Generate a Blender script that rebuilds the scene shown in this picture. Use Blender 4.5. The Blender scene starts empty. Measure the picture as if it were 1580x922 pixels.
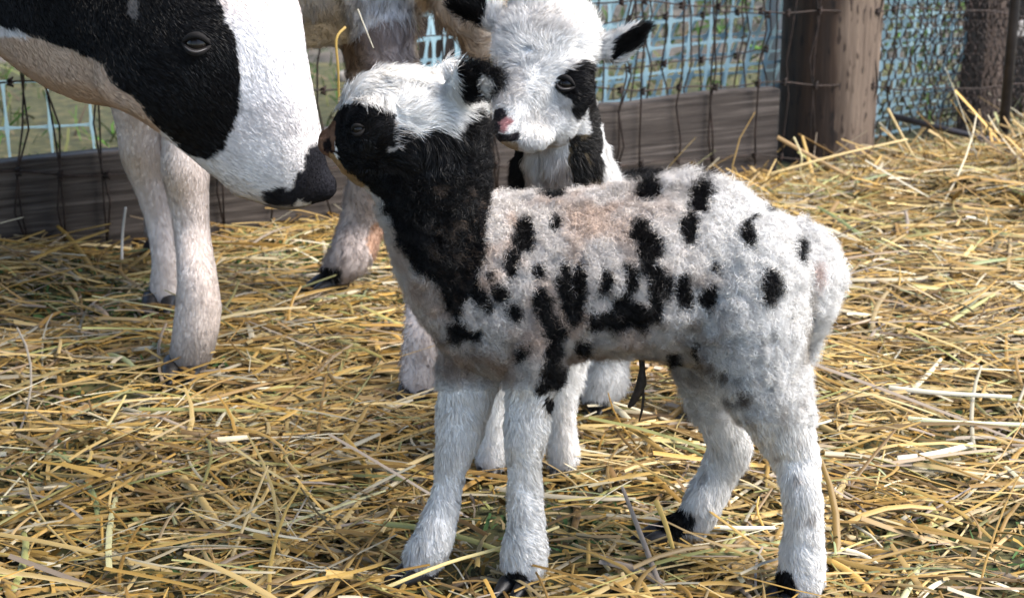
import bpy, bmesh, math, random
import numpy as np
from mathutils import Vector
from mathutils.bvhtree import BVHTree

R = math.radians
sc = bpy.context.scene
COL = sc.collection
rng = np.random.default_rng(7)
random.seed(7)

# ------------------------------------------------------------------ camera, light, exposure
CAM = np.array([0.0, 0.0, 0.75]); PITCH = R(17.6); FPX = 2600.0
cd = bpy.data.cameras.new('camera'); cam = bpy.data.objects.new('camera', cd); COL.objects.link(cam)
cam.location = CAM; cam.rotation_euler = (R(90) - PITCH, 0, 0)
cd.sensor_width = 36; cd.lens = FPX / 1580 * 36; cd.clip_start = 0.02; cd.clip_end = 400
cd.dof.use_dof = True; cd.dof.focus_distance = 1.58; cd.dof.aperture_fstop = 12.0
sc.camera = cam
SUN_EL, SUN_AZ = R(52), R(104)          # azimuth measured from +Y towards +X: light from the right, a little behind
w = bpy.data.worlds.new('World'); sc.world = w; w.use_nodes = True
nt = w.node_tree; bg = nt.nodes['Background']
sky = nt.nodes.new('ShaderNodeTexSky'); sky.sky_type = 'NISHITA'; sky.sun_disc = False
sky.sun_elevation = SUN_EL; sky.sun_rotation = SUN_AZ
nt.links.new(sky.outputs[0], bg.inputs[0]); bg.inputs[1].default_value = 0.15
sl = bpy.data.lights.new('sun', 'SUN'); so = bpy.data.objects.new('sun', sl); COL.objects.link(so)
sl.energy = 3.0; sl.angle = R(40); sl.color = (1.0, 0.93, 0.83)
sd = Vector((math.sin(SUN_AZ) * math.cos(SUN_EL), math.cos(SUN_AZ) * math.cos(SUN_EL), math.sin(SUN_EL)))
so.rotation_euler = sd.to_track_quat('Z', 'Y').to_euler()
sc.view_settings.view_transform = 'Standard'; sc.view_settings.look = 'None'
sc.view_settings.exposure = 1.56; sc.view_settings.gamma = 1.0; sc.view_settings.use_curve_mapping = False
sc.cycles.use_denoising = True; sc.cycles.max_bounces = 10; sc.cycles.diffuse_bounces = 7; sc.cycles.transmission_bounces = 6

# ------------------------------------------------------------------ measuring helpers
CR = np.array([1.0, 0, 0]); CF = np.array([0, math.cos(PITCH), -math.sin(PITCH)]); CU = np.array([0, math.sin(PITCH), math.cos(PITCH)])
def ray(u, v): return CF * FPX + CR * (u - 790) + CU * (461 - v)
def P(u, v, Y):
    d = ray(u, v); return CAM + d * (Y / d[1])
def G(u, v, z=0.0):
    d = ray(u, v); return CAM + d * ((z - CAM[2]) / d[2])
def Yg(v, z=0.0): return G(790, v, z)[1]
def px(p): return float(np.dot(np.asarray(p) - CAM, CF)) / FPX      # metres per photo pixel at p
def proj(p):
    q = np.asarray(p) - CAM; t = q @ CF
    return 790 + FPX * (q @ CR) / t, 461 - FPX * (q @ CU) / t
def nrm(a):
    a = np.asarray(a, float); return a / np.maximum(np.linalg.norm(a, axis=-1, keepdims=True), 1e-9)

def _hash(ix, iy, iz, s):
    h = (ix.astype(np.int64) * 374761393 + iy.astype(np.int64) * 668265263 + iz.astype(np.int64) * 2147483647 + s * 974711) & 0xffffffff
    h = ((h ^ (h >> 13)) * 1274126177) & 0xffffffff
    h = ((h ^ (h >> 16)) * 2246822519) & 0xffffffff
    return ((h ^ (h >> 15)) & 0xffffff) / float(0xffffff) * 2 - 1
def vn(p, f, s=0):
    """value noise -1..1 at points p (n,3)"""
    q = np.asarray(p) * f + 100; i = np.floor(q); t = q - i; t = t * t * (3 - 2 * t); i = i.astype(np.int64)
    r = 0
    for a in (0, 1):
        for b in (0, 1):
            for c in (0, 1):
                wt = (t[:, 0] if a else 1 - t[:, 0]) * (t[:, 1] if b else 1 - t[:, 1]) * (t[:, 2] if c else 1 - t[:, 2])
                r = r + wt * _hash(i[:, 0] + a, i[:, 1] + b, i[:, 2] + c, s)
    return r
def vn3(p, f, s=0): return np.stack([vn(p, f, s + k * 17 + 1) for k in range(3)], 1)
def sstep(a, b, x):
    t = np.clip((x - a) / (b - a), 0, 1); return t * t * (3 - 2 * t)

# ------------------------------------------------------------------ object helpers
def put(o, parent=None, label=None, cat=None, group=None, kind=None):
    if o.name not in COL.objects: COL.objects.link(o)
    if parent is not None:
        o.parent = parent; o.matrix_parent_inverse = parent.matrix_basis.inverted()
    if label: o['label'] = label
    if cat: o['category'] = cat
    if group: o['group'] = group
    if kind: o['kind'] = kind
    return o
def empty(name, loc, **k):
    o = bpy.data.objects.new(name, None); o.empty_display_size = 0.05; o.location = loc
    put(o, **k); return o
def npmesh(name, V, faces_flat, counts, mat, smooth=True, col=None, fn=None):
    me = bpy.data.meshes.new(name); V = np.asarray(V, np.float32)
    counts = np.asarray(counts, np.int32); faces_flat = np.asarray(faces_flat, np.int32)
    me.vertices.add(len(V)); me.vertices.foreach_set('co', V.ravel())
    me.loops.add(len(faces_flat)); me.loops.foreach_set('vertex_index', faces_flat)
    me.polygons.add(len(counts)); ls = np.concatenate([[0], np.cumsum(counts)[:-1]]).astype(np.int32)
    me.polygons.foreach_set('loop_start', ls)
    if smooth: me.polygons.foreach_set('use_smooth', np.ones(len(counts), bool))
    if col is not None:
        a = me.attributes.new('Col', 'FLOAT_COLOR', 'POINT'); c = np.ones((len(V), 4), np.float32); c[:, :3] = col
        a.data.foreach_set('color', c.ravel())
    if fn is not None:
        a = me.attributes.new('fn', 'FLOAT_VECTOR', 'POINT'); a.data.foreach_set('vector', np.asarray(fn, np.float32).ravel())
    me.update(calc_edges=True)
    if mat: me.materials.append(mat)
    return me
def mobj(name, me, **k): return put(bpy.data.objects.new(name, me), **k)

class MB:
    """collects closed shapes into one mesh"""
    def __init__(s): s.v = []; s.f = []
    def add(s, v, f):
        b = len(s.v); s.v += [tuple(map(float, x)) for x in v]; s.f += [tuple(i + b for i in q) for q in f]
    def rings(s, R_, cap=True):
        """R_: list of (centre, a, b) half axis vectors"""
        n = 14; V = []; F = []; R2 = []
        if cap:
            def end(c, a, b, d):
                d = nrm(d) * min(np.linalg.norm(a), np.linalg.norm(b)) * 0.9; o = []
                for k in (80, 60, 35): o.append((c + d * math.sin(R(k)), a * math.cos(R(k)), b * math.cos(R(k))))
                return o
            R2 = end(*R_[0], R_[0][0] - R_[1][0]) + list(R_) + end(*R_[-1], R_[-1][0] - R_[-2][0])[::-1]
        else: R2 = list(R_)
        for c, a, b in R2:
            for k in range(n):
                t = 2 * math.pi * k / n; V.append(c + a * math.cos(t) + b * math.sin(t))
        m = len(R2)
        for i in range(m - 1):
            for k in range(n):
                F.append((i * n + k, i * n + (k + 1) % n, (i + 1) * n + (k + 1) % n, (i + 1) * n + k))
        F.append(tuple(range(n))[::-1]); F.append(tuple((m - 1) * n + k for k in range(n)))
        s.add(V, F)
    def ell(s, c, r, rot=None):
        V = []; F = []; n = 14; m = 9; c = np.asarray(c); rot = np.eye(3) if rot is None else rot
        for i in range(m + 1):
            th = math.pi * i / m
            for k in range(n):
                ph = 2 * math.pi * k / n
                V.append(c + rot @ (np.array([math.sin(th) * math.cos(ph), math.sin(th) * math.sin(ph), math.cos(th)]) * r))
        for i in range(m):
            for k in range(n): F.append((i * n + k, i * n + (k + 1) % n, (i + 1) * n + (k + 1) % n, (i + 1) * n + k))
        s.add(V, F)
    def box(s, c, h, rot=None):
        c = np.asarray(c); rot = np.eye(3) if rot is None else rot
        V = [c + rot @ (np.array([x, y, z]) * h) for x in (-1, 1) for y in (-1, 1) for z in (-1, 1)]
        s.add(V, [(0, 1, 3, 2), (4, 6, 7, 5), (0, 4, 5, 1), (2, 3, 7, 6), (0, 2, 6, 4), (1, 5, 7, 3)])
    def wire(s, pts, r, n=6):
        pts = [np.asarray(p, float) for p in pts]; V = []; F = []
        for i, p in enumerate(pts):
            t = nrm(pts[min(i + 1, len(pts) - 1)] - pts[max(i - 1, 0)])
            a = nrm(np.cross(t, [0.3, 1, 0.2])); b = np.cross(t, a); rr = r[i] if hasattr(r, '__len__') else r
            for k in range(n): V.append(p + rr * (a * math.cos(2 * math.pi * k / n) + b * math.sin(2 * math.pi * k / n)))
        for i in range(len(pts) - 1):
            for k in range(n): F.append((i * n + k, i * n + (k + 1) % n, (i + 1) * n + (k + 1) % n, (i + 1) * n + k))
        F.append(tuple(range(n))[::-1]); F.append(tuple((len(pts) - 1) * n + k for k in range(n)))
        s.add(V, F)
    def mesh(s, name, mat, smooth=True):
        me = bpy.data.meshes.new(name); me.from_pydata(s.v, [], s.f)
        bm = bmesh.new(); bm.from_mesh(me); bmesh.ops.recalc_face_normals(bm, faces=bm.faces); bm.to_mesh(me); bm.free()
        if smooth: me.polygons.foreach_set('use_smooth', [True] * len(me.polygons))
        if mat: me.materials.append(mat)
        me.update(); return me
    def build(s, name, mat, smooth=True, **k): return mobj(name, s.mesh(name, mat, smooth), **k)

def catmull(A, sub=4):
    A = np.asarray(A, float); n = len(A); out = []
    for i in range(n - 1):
        p0, p1, p2, p3 = A[max(i - 1, 0)], A[i], A[i + 1], A[min(i + 2, n - 1)]
        for k in range(sub):
            t = k / sub
            out.append(0.5 * (2 * p1 + (p2 - p0) * t + (2 * p0 - 5 * p1 + 4 * p2 - p3) * t * t + (3 * p1 - p0 - 3 * p2 + p3) * t ** 3))
    out.append(A[-1]); return np.array(out)
def loft(mb, st):
    """stations (Au,Av,Bu,Bv,Y,half width m): picture outline pairs of a body lying across the view"""
    D = []
    for s_ in st:
        Au, Av, Bu, Bv, Y, hw = s_ if len(s_) == 6 else (*s_[0], *s_[1], s_[2], s_[3])
        a, b = P(Au, Av, Y), P(Bu, Bv, Y); D.append(np.concatenate([(a + b) / 2, (a - b) / 2, [hw]]))
    D = catmull(D); C = D[:, :3]; out = []
    for i in range(len(D)):
        t = nrm(C[min(i + 1, len(C) - 1)] - C[max(i - 1, 0)]); a = D[i, 3:6]
        w_ = nrm(np.cross(t, a)); out.append((C[i], a, w_ * D[i, 6]))
    mb.rings(out)
def limb(mb, st, ratio=1.0):
    """stations (u,v,Y,half width px[,ratio])"""
    D = []
    for s_ in st:
        c = P(s_[0], s_[1], s_[2]); r = s_[3] * px(c); D.append([*c, r, r * (s_[4] if len(s_) > 4 else ratio)])
    tube3(mb, D)
def tube3(mb, D, sub=4, side=(0.02, 1, 0.05)):
    D = catmull(D, sub); C = D[:, :3]; out = []
    for i in range(len(D)):
        t = nrm(C[min(i + 1, len(C) - 1)] - C[max(i - 1, 0)])
        a = nrm(np.cross(t, side)); b = np.cross(t, a); out.append((C[i], a * D[i, 3], b * D[i, 4]))
    mb.rings(out)

def fuse(mb, voxel, smooth=6):
    """one continuous skin round all the shapes"""
    me = mb.mesh('tmp', None); o = bpy.data.objects.new('tmp', me); COL.objects.link(o)
    m = o.modifiers.new('r', 'REMESH'); m.mode = 'VOXEL'; m.voxel_size = voxel
    s_ = o.modifiers.new('s', 'SMOOTH'); s_.factor = 0.5; s_.iterations = smooth
    dg = bpy.context.evaluated_depsgraph_get(); ev = o.evaluated_get(dg)
    r = bpy.data.meshes.new_from_object(ev); bpy.data.objects.remove(o); bpy.data.meshes.remove(me)
    r.polygons.foreach_set('use_smooth', [True] * len(r.polygons)); return r
def arrays(me):
    V = np.empty(len(me.vertices) * 3, np.float32); me.vertices.foreach_get('co', V)
    N = np.empty(len(me.vertices) * 3, np.float32); me.vertices.foreach_get('normal', N)
    me.calc_loop_triangles(); T = np.empty(len(me.loop_triangles) * 3, np.int32); me.loop_triangles.foreach_get('vertices', T)
    return V.reshape(-1, 3).astype(float), N.reshape(-1, 3).astype(float), T.reshape(-1, 3)
def paint(me, colf):
    V, N, T = arrays(me); a = me.attributes.new('Col', 'FLOAT_COLOR', 'POINT')
    c = np.ones((len(V), 4), np.float32); c[:, :3] = colf(V, N); a.data.foreach_set('color', c.ravel())

def fur(name, me, n, width, lenf, colf, dirf, clump=0.3, cfreq=110, curl=0.0, lift=0.55, densf=None, parent=None, mat=None, jit=0.25, seg=3, turns=5.5, fno=0.22, fcl=0.5):
    V, N, T = arrays(me)
    A, B, C = V[T[:, 0]], V[T[:, 1]], V[T[:, 2]]; area = np.linalg.norm(np.cross(B - A, C - A), axis=1)
    if densf is not None: area = area * densf((A + B + C) / 3)
    idx = rng.choice(len(T), n, p=area / area.sum()); r1 = np.sqrt(rng.random(n)); r2 = rng.random(n)
    wa, wb, wc = (1 - r1)[:, None], (r1 * (1 - r2))[:, None], (r1 * r2)[:, None]
    p = A[idx] * wa + B[idx] * wb + C[idx] * wc
    nn = nrm(N[T[idx, 0]] * wa + N[T[idx, 1]] * wb + N[T[idx, 2]] * wc)
    L = lenf(p, nn); keep = L > 0.0005; p, nn, L = p[keep], nn[keep], L[keep]; n = len(p)
    L = L * (0.7 + 0.5 * rng.random(n))
    g = dirf(p, nn); g = nrm(g - nn * np.sum(g * nn, 1, keepdims=True))
    d = nrm(nn * lift + g * (1 - lift) + jit * rng.normal(size=(n, 3)) * 0.5)
    cl = vn3(p, cfreq, 3) * clump + vn3(p, cfreq * 0.37, 5) * clump * 0.8
    col = colf(p, nn)
    sdv = nrm(np.cross(d, rng.normal(size=(n, 3)))); up = np.cross(d, sdv)
    ph = vn(p, cfreq * 0.8, 9) * 6 + rng.random(n) * 1.5
    ts = np.linspace(0, 1, seg + 1); rows = []
    for k, t in enumerate(ts):
        c = p + L[:, None] * (d * t + (g * (0.25 * t * t)) + cl * t ** 1.3) - nn * (0.35 * L[:, None] * t * t * (1 - lift))
        if curl: c = c + (curl * L * math.sqrt(t))[:, None] * (sdv * np.sin(ph + turns * t)[:, None] + up * np.cos(ph + turns * t)[:, None] * 0.7)
        rows.append(c)
    wv = (width * (0.6 + 0.8 * rng.random(n)))[:, None] * nrm(sdv)
    vs = []
    for k in range(seg): vs += [rows[k] - wv * (1 - 0.55 * ts[k]), rows[k] + wv * (1 - 0.55 * ts[k])]
    vs.append(rows[-1]); m = len(vs)
    VV = np.stack(vs, 1).reshape(-1, 3); base = (np.arange(n) * m)[:, None]
    quads = np.concatenate([base + np.array([[2 * k, 2 * k + 1, 2 * k + 3, 2 * k + 2]]) for k in range(seg - 1)], 1).reshape(-1)
    tris = (base + np.array([[2 * seg - 2, 2 * seg - 1, 2 * seg]])).reshape(-1)
    fl = np.concatenate([quads, tris]); cn = np.concatenate([np.full(n * (seg - 1), 4), np.full(n, 3)])
    cc = np.repeat(col * (0.9 + 0.2 * rng.random((n, 1))), m, 0)
    fnn = nrm(nn + fno * rng.normal(size=(n, 3)) + cl * fcl); fn_ = np.repeat(fnn, m, 0)
    return mobj(name, npmesh(name, VV, fl, cn, mat, True, cc, fn_), parent=parent)

def surf(bvh, u, v):
    d = Vector(ray(u, v)).normalized(); h = bvh.ray_cast(Vector(CAM), d)
    return (np.array(h[0]), np.array(h[1])) if h[0] is not None else (None, None)
def bvh_of(me):
    V, N, T = arrays(me); return BVHTree.FromPolygons([tuple(x) for x in V], [tuple(map(int, t)) for t in T])
def inpoly(u, v, poly):
    r = np.zeros(len(u), bool); n = len(poly)
    for i in range(n):
        x1, y1 = poly[i]; x2, y2 = poly[(i + 1) % n]
        c = ((y1 > v) != (y2 > v)) & (u < (x2 - x1) * (v - y1) / ((y2 - y1) if y2 != y1 else 1e-9) + x1); r ^= c
    return r
def mixc(c, m, k):
    m = np.clip(m, 0, 1)[:, None]; return c * (1 - m) + np.array(k) * m

# ------------------------------------------------------------------ materials
def mat_new(name):
    m = bpy.data.materials.new(name); m.use_nodes = True; return m, m.node_tree, m.node_tree.nodes['Principled BSDF']
def mat_fur():
    m = bpy.data.materials.new('fur_hair'); m.use_nodes = True; t = m.node_tree; N = t.nodes; N.clear()
    o = N.new('ShaderNodeOutputMaterial'); a = N.new('ShaderNodeAttribute'); a.attribute_name = 'Col'
    f = N.new('ShaderNodeAttribute'); f.attribute_name = 'fn'
    d = N.new('ShaderNodeBsdfDiffuse'); d2 = N.new('ShaderNodeBsdfTranslucent'); g = N.new('ShaderNodeBsdfGlossy'); g.inputs['Roughness'].default_value = 0.45
    x = N.new('ShaderNodeMixShader'); x.inputs[0].default_value = 0.38; y = N.new('ShaderNodeMixShader'); y.inputs[0].default_value = 0.018
    L = t.links.new
    L(a.outputs['Color'], d.inputs[0]); L(a.outputs['Color'], d2.inputs[0]); L(f.outputs['Vector'], d.inputs['Normal'])
    L(d.outputs[0], x.inputs[1]); L(d2.outputs[0], x.inputs[2]); L(x.outputs[0], y.inputs[1]); L(g.outputs[0], y.inputs[2]); L(y.outputs[0], o.inputs[0])
    return m
def mat_attr(name, rough=0.8, spec=0.2, bump=0.0, bscale=300, trans=0.0):
    m, t, b = mat_new(name); a = t.nodes.new('ShaderNodeAttribute'); a.attribute_name = 'Col'
    t.links.new(a.outputs['Color'], b.inputs['Base Color']); b.inputs['Roughness'].default_value = rough; b.inputs['Specular IOR Level'].default_value = spec
    if bump:
        n = t.nodes.new('ShaderNodeTexNoise'); n.inputs['Scale'].default_value = bscale; bp = t.nodes.new('ShaderNodeBump'); bp.inputs['Strength'].default_value = bump; bp.inputs['Distance'].default_value = 0.002
        t.links.new(n.outputs[0], bp.inputs['Height']); t.links.new(bp.outputs[0], b.inputs['Normal'])
    return m
def mat_noise(name, cols, scale=(5, 5, 5), rot=0.0, rough=0.8, detail=8, bump=0.3, bdist=0.004, spec=0.3, pos=None, metal=0.0):
    m, t, b = mat_new(name); N = t.nodes; L = t.links.new
    tc = N.new('ShaderNodeTexCoord'); mp = N.new('ShaderNodeMapping'); mp.inputs['Scale'].default_value = scale
    n = N.new('ShaderNodeTexNoise'); n.inputs['Scale'].default_value = 1.0; n.inputs['Detail'].default_value = detail; n.inputs['Roughness'].default_value = 0.65
    r = N.new('ShaderNodeValToRGB'); mr_ = N.new('ShaderNodeMapping'); mr_.inputs['Rotation'].default_value = (0, 0, rot); L(tc.outputs['Object'], mr_.inputs[0])
    L(mr_.outputs[0], mp.inputs[0]); L(mp.outputs[0], n.inputs[0]); L(n.outputs[0], r.inputs[0])
    k = len(cols)
    while len(r.color_ramp.elements) < k: r.color_ramp.elements.new(0.5)
    for i, c in enumerate(cols):
        r.color_ramp.elements[i].position = pos[i] if pos else 0.3 + 0.4 * i / max(k - 1, 1); r.color_ramp.elements[i].color = (*c, 1)
    L(r.outputs[0], b.inputs['Base Color']); b.inputs['Roughness'].default_value = rough; b.inputs['Specular IOR Level'].default_value = spec; b.inputs['Metallic'].default_value = metal
    bp = N.new('ShaderNodeBump'); bp.inputs['Strength'].default_value = bump; bp.inputs['Distance'].default_value = bdist
    L(n.outputs[0], bp.inputs['Height']); L(bp.outputs[0], b.inputs['Normal']); return m
def mat_plain(name, c, rough=0.5, spec=0.5, coat=0):
    m, t, b = mat_new(name); b.inputs['Base Color'].default_value = (*c, 1); b.inputs['Roughness'].default_value = rough
    b.inputs['Specular IOR Level'].default_value = spec; b.inputs['Coat Weight'].default_value = coat; return m

M_FUR = mat_fur(); M_SKIN = mat_attr('hide', 0.9, 0.05, 0.3)
M_STRAW = mat_attr('straw', 0.5, 0.35); M_CHAFF = mat_attr('chaff', 0.85, 0.1)
M_SOIL = mat_noise('soil', [(0.025, 0.022, 0.012), (0.06, 0.06, 0.022), (0.13, 0.10, 0.045)], (30, 30, 30), rough=0.95)
M_FIELD = mat_noise('field', [(0.012, 0.018, 0.010), (0.04, 0.035, 0.025), (0.10, 0.082, 0.065), (0.03, 0.055, 0.015)], (7, 7, 7), rough=0.95, bump=0.6, bdist=0.03)
M_BOARD = mat_noise('grey_board', [(0.014, 0.010, 0.008), (0.046, 0.037, 0.032), (0.120, 0.100, 0.088)], (4, 30, 110), rot=-math.atan(0.485), rough=0.85, bump=0.8, bdist=0.004)
M_WIRE = mat_noise('rusty_wire', [(0.010, 0.008, 0.008), (0.022, 0.014, 0.011), (0.055, 0.034, 0.028)], (60, 60, 60), rough=0.6, spec=0.4, metal=0.4)
M_HOOF = mat_noise('hoof_horn', [(0.006, 0.006, 0.007), (0.02, 0.018, 0.018)], (60, 60, 200), rough=0.45, spec=0.5)
M_EYE = mat_plain('eye_dark', (0.008, 0.006, 0.005), 0.15, 0.2)
M_LID = mat_plain('eyelid', (0.010, 0.009, 0.009), 0.8, 0.15)
M_RIM = mat_plain('eyelid_rim', (0.045, 0.04, 0.04), 0.45)

# ------------------------------------------------------------------ ground
FA = np.array([-0.79, 2.62]); FD = nrm(np.array([1.0, 0.485]))       # the fence line
FN = np.array([-FD[1], FD[0]])                                        # away from the pen
def fence_s(x, y): return (x - FA[0]) * FN[0] + (y - FA[1]) * FN[1]   # >0 outside the pen
def hmap(x, y):
    x = np.asarray(x, float); y = np.asarray(y, float); p = np.stack([x.ravel(), y.ravel(), np.zeros(x.size)], 1)
    h = 0.012 * vn(p, 5, 41) + 0.006 * vn(p, 13, 42)
    h = h.reshape(x.shape) - 0.012
    h = h + 0.055 * np.exp(-(((x - 1.02) / 0.28) ** 2 + ((y - 3.08) / 0.26) ** 2)) - 0.022 * sstep(-0.45, -0.05, fence_s(x, y)) * sstep(-0.3, 0.1, x)
    h = h + 0.03 * np.exp(-(((x + 0.75) / 0.2) ** 2 + ((y - 2.45) / 0.12) ** 2))
    return h
nx, ny = 90, 90; gx, gy = np.meshgrid(np.linspace(-3.2, 3.2, nx), np.linspace(-1.2, 4.6, ny))
gz = hmap(gx, gy); gz = np.where(fence_s(gx, gy) > 0.12, -0.03, gz)
V = np.stack([gx.ravel(), gy.ravel(), gz.ravel()], 1); i = (np.arange(ny - 1)[:, None] * nx + np.arange(nx - 1)[None]).ravel()
F = np.stack([i, i + 1, i + nx + 1, i + nx], 1).ravel()
mobj('pen_floor', npmesh('pen_floor', V, F, np.full(len(i), 4), M_SOIL), kind='structure')
n_ = 120; gx, gy = np.meshgrid(np.linspace(-60, 60, n_), np.linspace(-40, 90, n_)); gz = -0.05 + 0 * gx
V = np.stack([gx.ravel(), gy.ravel(), gz.ravel()], 1); i = (np.arange(n_ - 1)[:, None] * n_ + np.arange(n_ - 1)[None]).ravel()
mobj('ground', npmesh('ground', V, np.stack([i, i + 1, i + n_ + 1, i + n_], 1).ravel(), np.full(len(i), 4), M_FIELD), kind='structure')

def ribbons(c0, ang, tilt, L, W, col, bend, name, mat, seg=5, prof=3, twist=None, **k):
    """many flat or half-round stalks in one mesh; c0 centre (n,3)"""
    n = len(c0); d = np.stack([np.cos(ang) * np.cos(tilt), np.sin(ang) * np.cos(tilt), np.sin(tilt)], 1)
    side = np.stack([-np.sin(ang), np.cos(ang), np.zeros(n)], 1); up = np.cross(d, side)
    if twist is not None:
        s2 = side * np.cos(twist)[:, None] + up * np.sin(twist)[:, None]; up = np.cross(d, s2); wdir = s2
    else: wdir = side
    up0 = nrm(up); ts = np.linspace(-0.5, 0.5, seg + 1); rows = []
    b1 = rng.normal(size=n) * bend; b2 = np.abs(rng.normal(size=n)) * bend * 0.5
    for t in ts:
        c = c0 + d * (L * t)[:, None] + side * (b1 * L * (t * t - 0.1))[:, None] - np.array([0, 0, 1.0]) * (b2 * L * (t * t - 0.08))[:, None]
        ww = (W * (1 - 0.35 * (t + 0.5) ** 3))[:, None]
        rows.append(c - wdir * ww)
        if prof == 3: rows.append(c + up0 * ww * 0.8)
        rows.append(c + wdir * ww)
    m = len(rows); q = prof if prof == 3 else 2; V = np.stack(rows, 1).reshape(-1, 3); base = (np.arange(n) * m)[:, None]; fs = []
    for s_ in range(seg):
        for j in range(q - 1): fs.append(base + np.array([[s_ * q + j, s_ * q + j + 1, (s_ + 1) * q + j + 1, (s_ + 1) * q + j]]))
    fl = np.concatenate(fs, 1).reshape(-1)
    return mobj(name, npmesh(name, V, fl, np.full(n * seg * (q - 1), 4), mat, True, np.repeat(col, m, 0)), **k)
PAL = np.array([(0.60, 0.375, 0.100), (0.48, 0.275, 0.060), (0.70, 0.51, 0.21), (0.31, 0.185, 0.06), (0.18, 0.105, 0.04), (0.80, 0.72, 0.52), (0.42, 0.42, 0.15), (0.50, 0.41, 0.33), (0.34, 0.40, 0.18)])
PW = np.array([0.24, 0.15, 0.20, 0.11, 0.08, 0.09, 0.07, 0.05, 0.02])
def straw_cols(n, pw=PW):
    k = rng.choice(len(PAL), n, p=pw / pw.sum()); k2 = rng.choice(len(PAL), n, p=pw / pw.sum()); a = rng.random((n, 1)) * 0.4
    return (PAL[k] * (1 - a) + PAL[k2] * a) * (0.34 + 0.42 * rng.random((n, 1)) ** 1.3)
def region(n):
    x = rng.uniform(-1.5, 1.6, n * 2); y = rng.uniform(0.9, 3.7, n * 2); k = fence_s(x, y) < -0.01
    return x[k][:n], y[k][:n]
def cover(x, y):
    p = np.stack([x, y, 0 * x], 1)
    c = 0.74 + 0.60 * vn(p, 6, 77) + 0.25 * vn(p, 15, 78)
    c = c - 0.35 * np.exp(-(((x + 0.28) / 0.34) ** 2 + ((y - 2.45) / 0.22) ** 2)) + 0.45 * np.exp(-(((x + 0.72) / 0.2) ** 2 + ((y - 2.45) / 0.15) ** 2))       # thin, green patch under the ewe
    c = c + 0.7 * sstep(0.1, 0.5, x) * sstep(1.9, 2.4, y); return c
# chaff and short bits lying close to the floor
x, y = region(85000); n = len(x); z = hmap(x, y) + rng.random(n) * 0.008
gm = np.exp(-(((x + 0.35) / 0.6) ** 2 + ((y - 2.45) / 0.35) ** 2)) + 0.35 * (vn(np.stack([x, y, 0 * x], 1), 7, 12) > 0.25)
cc = straw_cols(n) * 0.7; gk = rng.random(n) < gm * 0.75
cc[gk] = np.array([0.055, 0.10, 0.035]) * (0.5 + 1.1 * rng.random((gk.sum(), 1)))
ribbons(np.stack([x, y, z], 1), rng.uniform(0, 6.28, n), rng.normal(0, 0.5, n), rng.uniform(0.005, 0.022, n), rng.uniform(0.0008, 0.003, n), cc, 0.4,
        'chaff', M_CHAFF, seg=2, prof=2, twist=rng.uniform(-1, 1, n), kind='stuff', label='fine green and brown chaff lying under the loose straw', cat='chaff')
# straw
x, y = region(44000); n = len(x); k = rng.random(n) < cover(x, y); x, y = x[k], y[k]; n = len(x)
lay = rng.random(n) ** 1.5; z = hmap(x, y) + 0.002 + lay * (0.022 + 0.006 * sstep(2.3, 2.8, y) * sstep(0.2, 0.6, x)) * (1 - 0.5 * sstep(-0.35, -0.05, fence_s(x, y)))
ang = np.where(rng.random(n) < 0.52, rng.normal(0.05, 0.5, n), rng.uniform(0, math.pi, n)); ang = ang + 0.5 * vn(np.stack([x, y, 0 * x], 1), 3, 31)
L = np.clip(np.exp(rng.normal(-2.50, 0.55, n)), 0.025, 0.28); W = np.clip(np.exp(rng.normal(-6.38, 0.50, n)), 0.0006, 0.0042) 
tilt = rng.normal(0, 0.13, n) + 0.18 * rng.normal(size=n) * (rng.random(n) < 0.15)
wild = sstep(2.7, 3.05, y) * sstep(-0.1, 0.5, x)
wild = wild * (rng.random(n) < 0.28 + 0.30 * sstep(0.6, 0.9, x)); tilt = tilt + wild * rng.normal(0, 0.45, n); z = z + np.abs(np.sin(tilt)) * L * 0.25
ribbons(np.stack([x, y, z], 1), ang, tilt, L, W, straw_cols(n), 0.25, 'straw_bedding', M_STRAW, seg=5, prof=3, twist=rng.normal(0, 0.35, n),
        kind='stuff', label='loose golden straw bedding spread over the pen floor', cat='straw')
# grass and weeds outside the pen
n = 26000; x = rng.uniform(-4, 5, n); y = rng.uniform(2.5, 8, n); k = fence_s(x, y) > 0.25
k &= vn(np.stack([x, y, 0 * x], 1), 2.3, 91) > -0.25
x, y = x[k], y[k]; n = len(x); L = rng.uniform(0.03, 0.12, n)
gc = np.array([(0.06, 0.13, 0.025), (0.03, 0.06, 0.018), (0.11, 0.12, 0.05), (0.13, 0.10, 0.07)])[rng.choice(4, n, p=[.35, .3, .2, .15])] * (0.7 + 0.6 * rng.random((n, 1)))
ribbons(np.stack([x, y, L * 0.35 - 0.05], 1), rng.uniform(0, 6.28, n), rng.uniform(0.3, 1.4, n), L, rng.uniform(0.0015, 0.004, n), gc, 0.5, 'grass', M_CHAFF, seg=3, prof=2,
        twist=rng.uniform(-1.5, 1.5, n), kind='stuff', label='rough green grass and weeds growing outside the fence', cat='grass')

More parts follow.
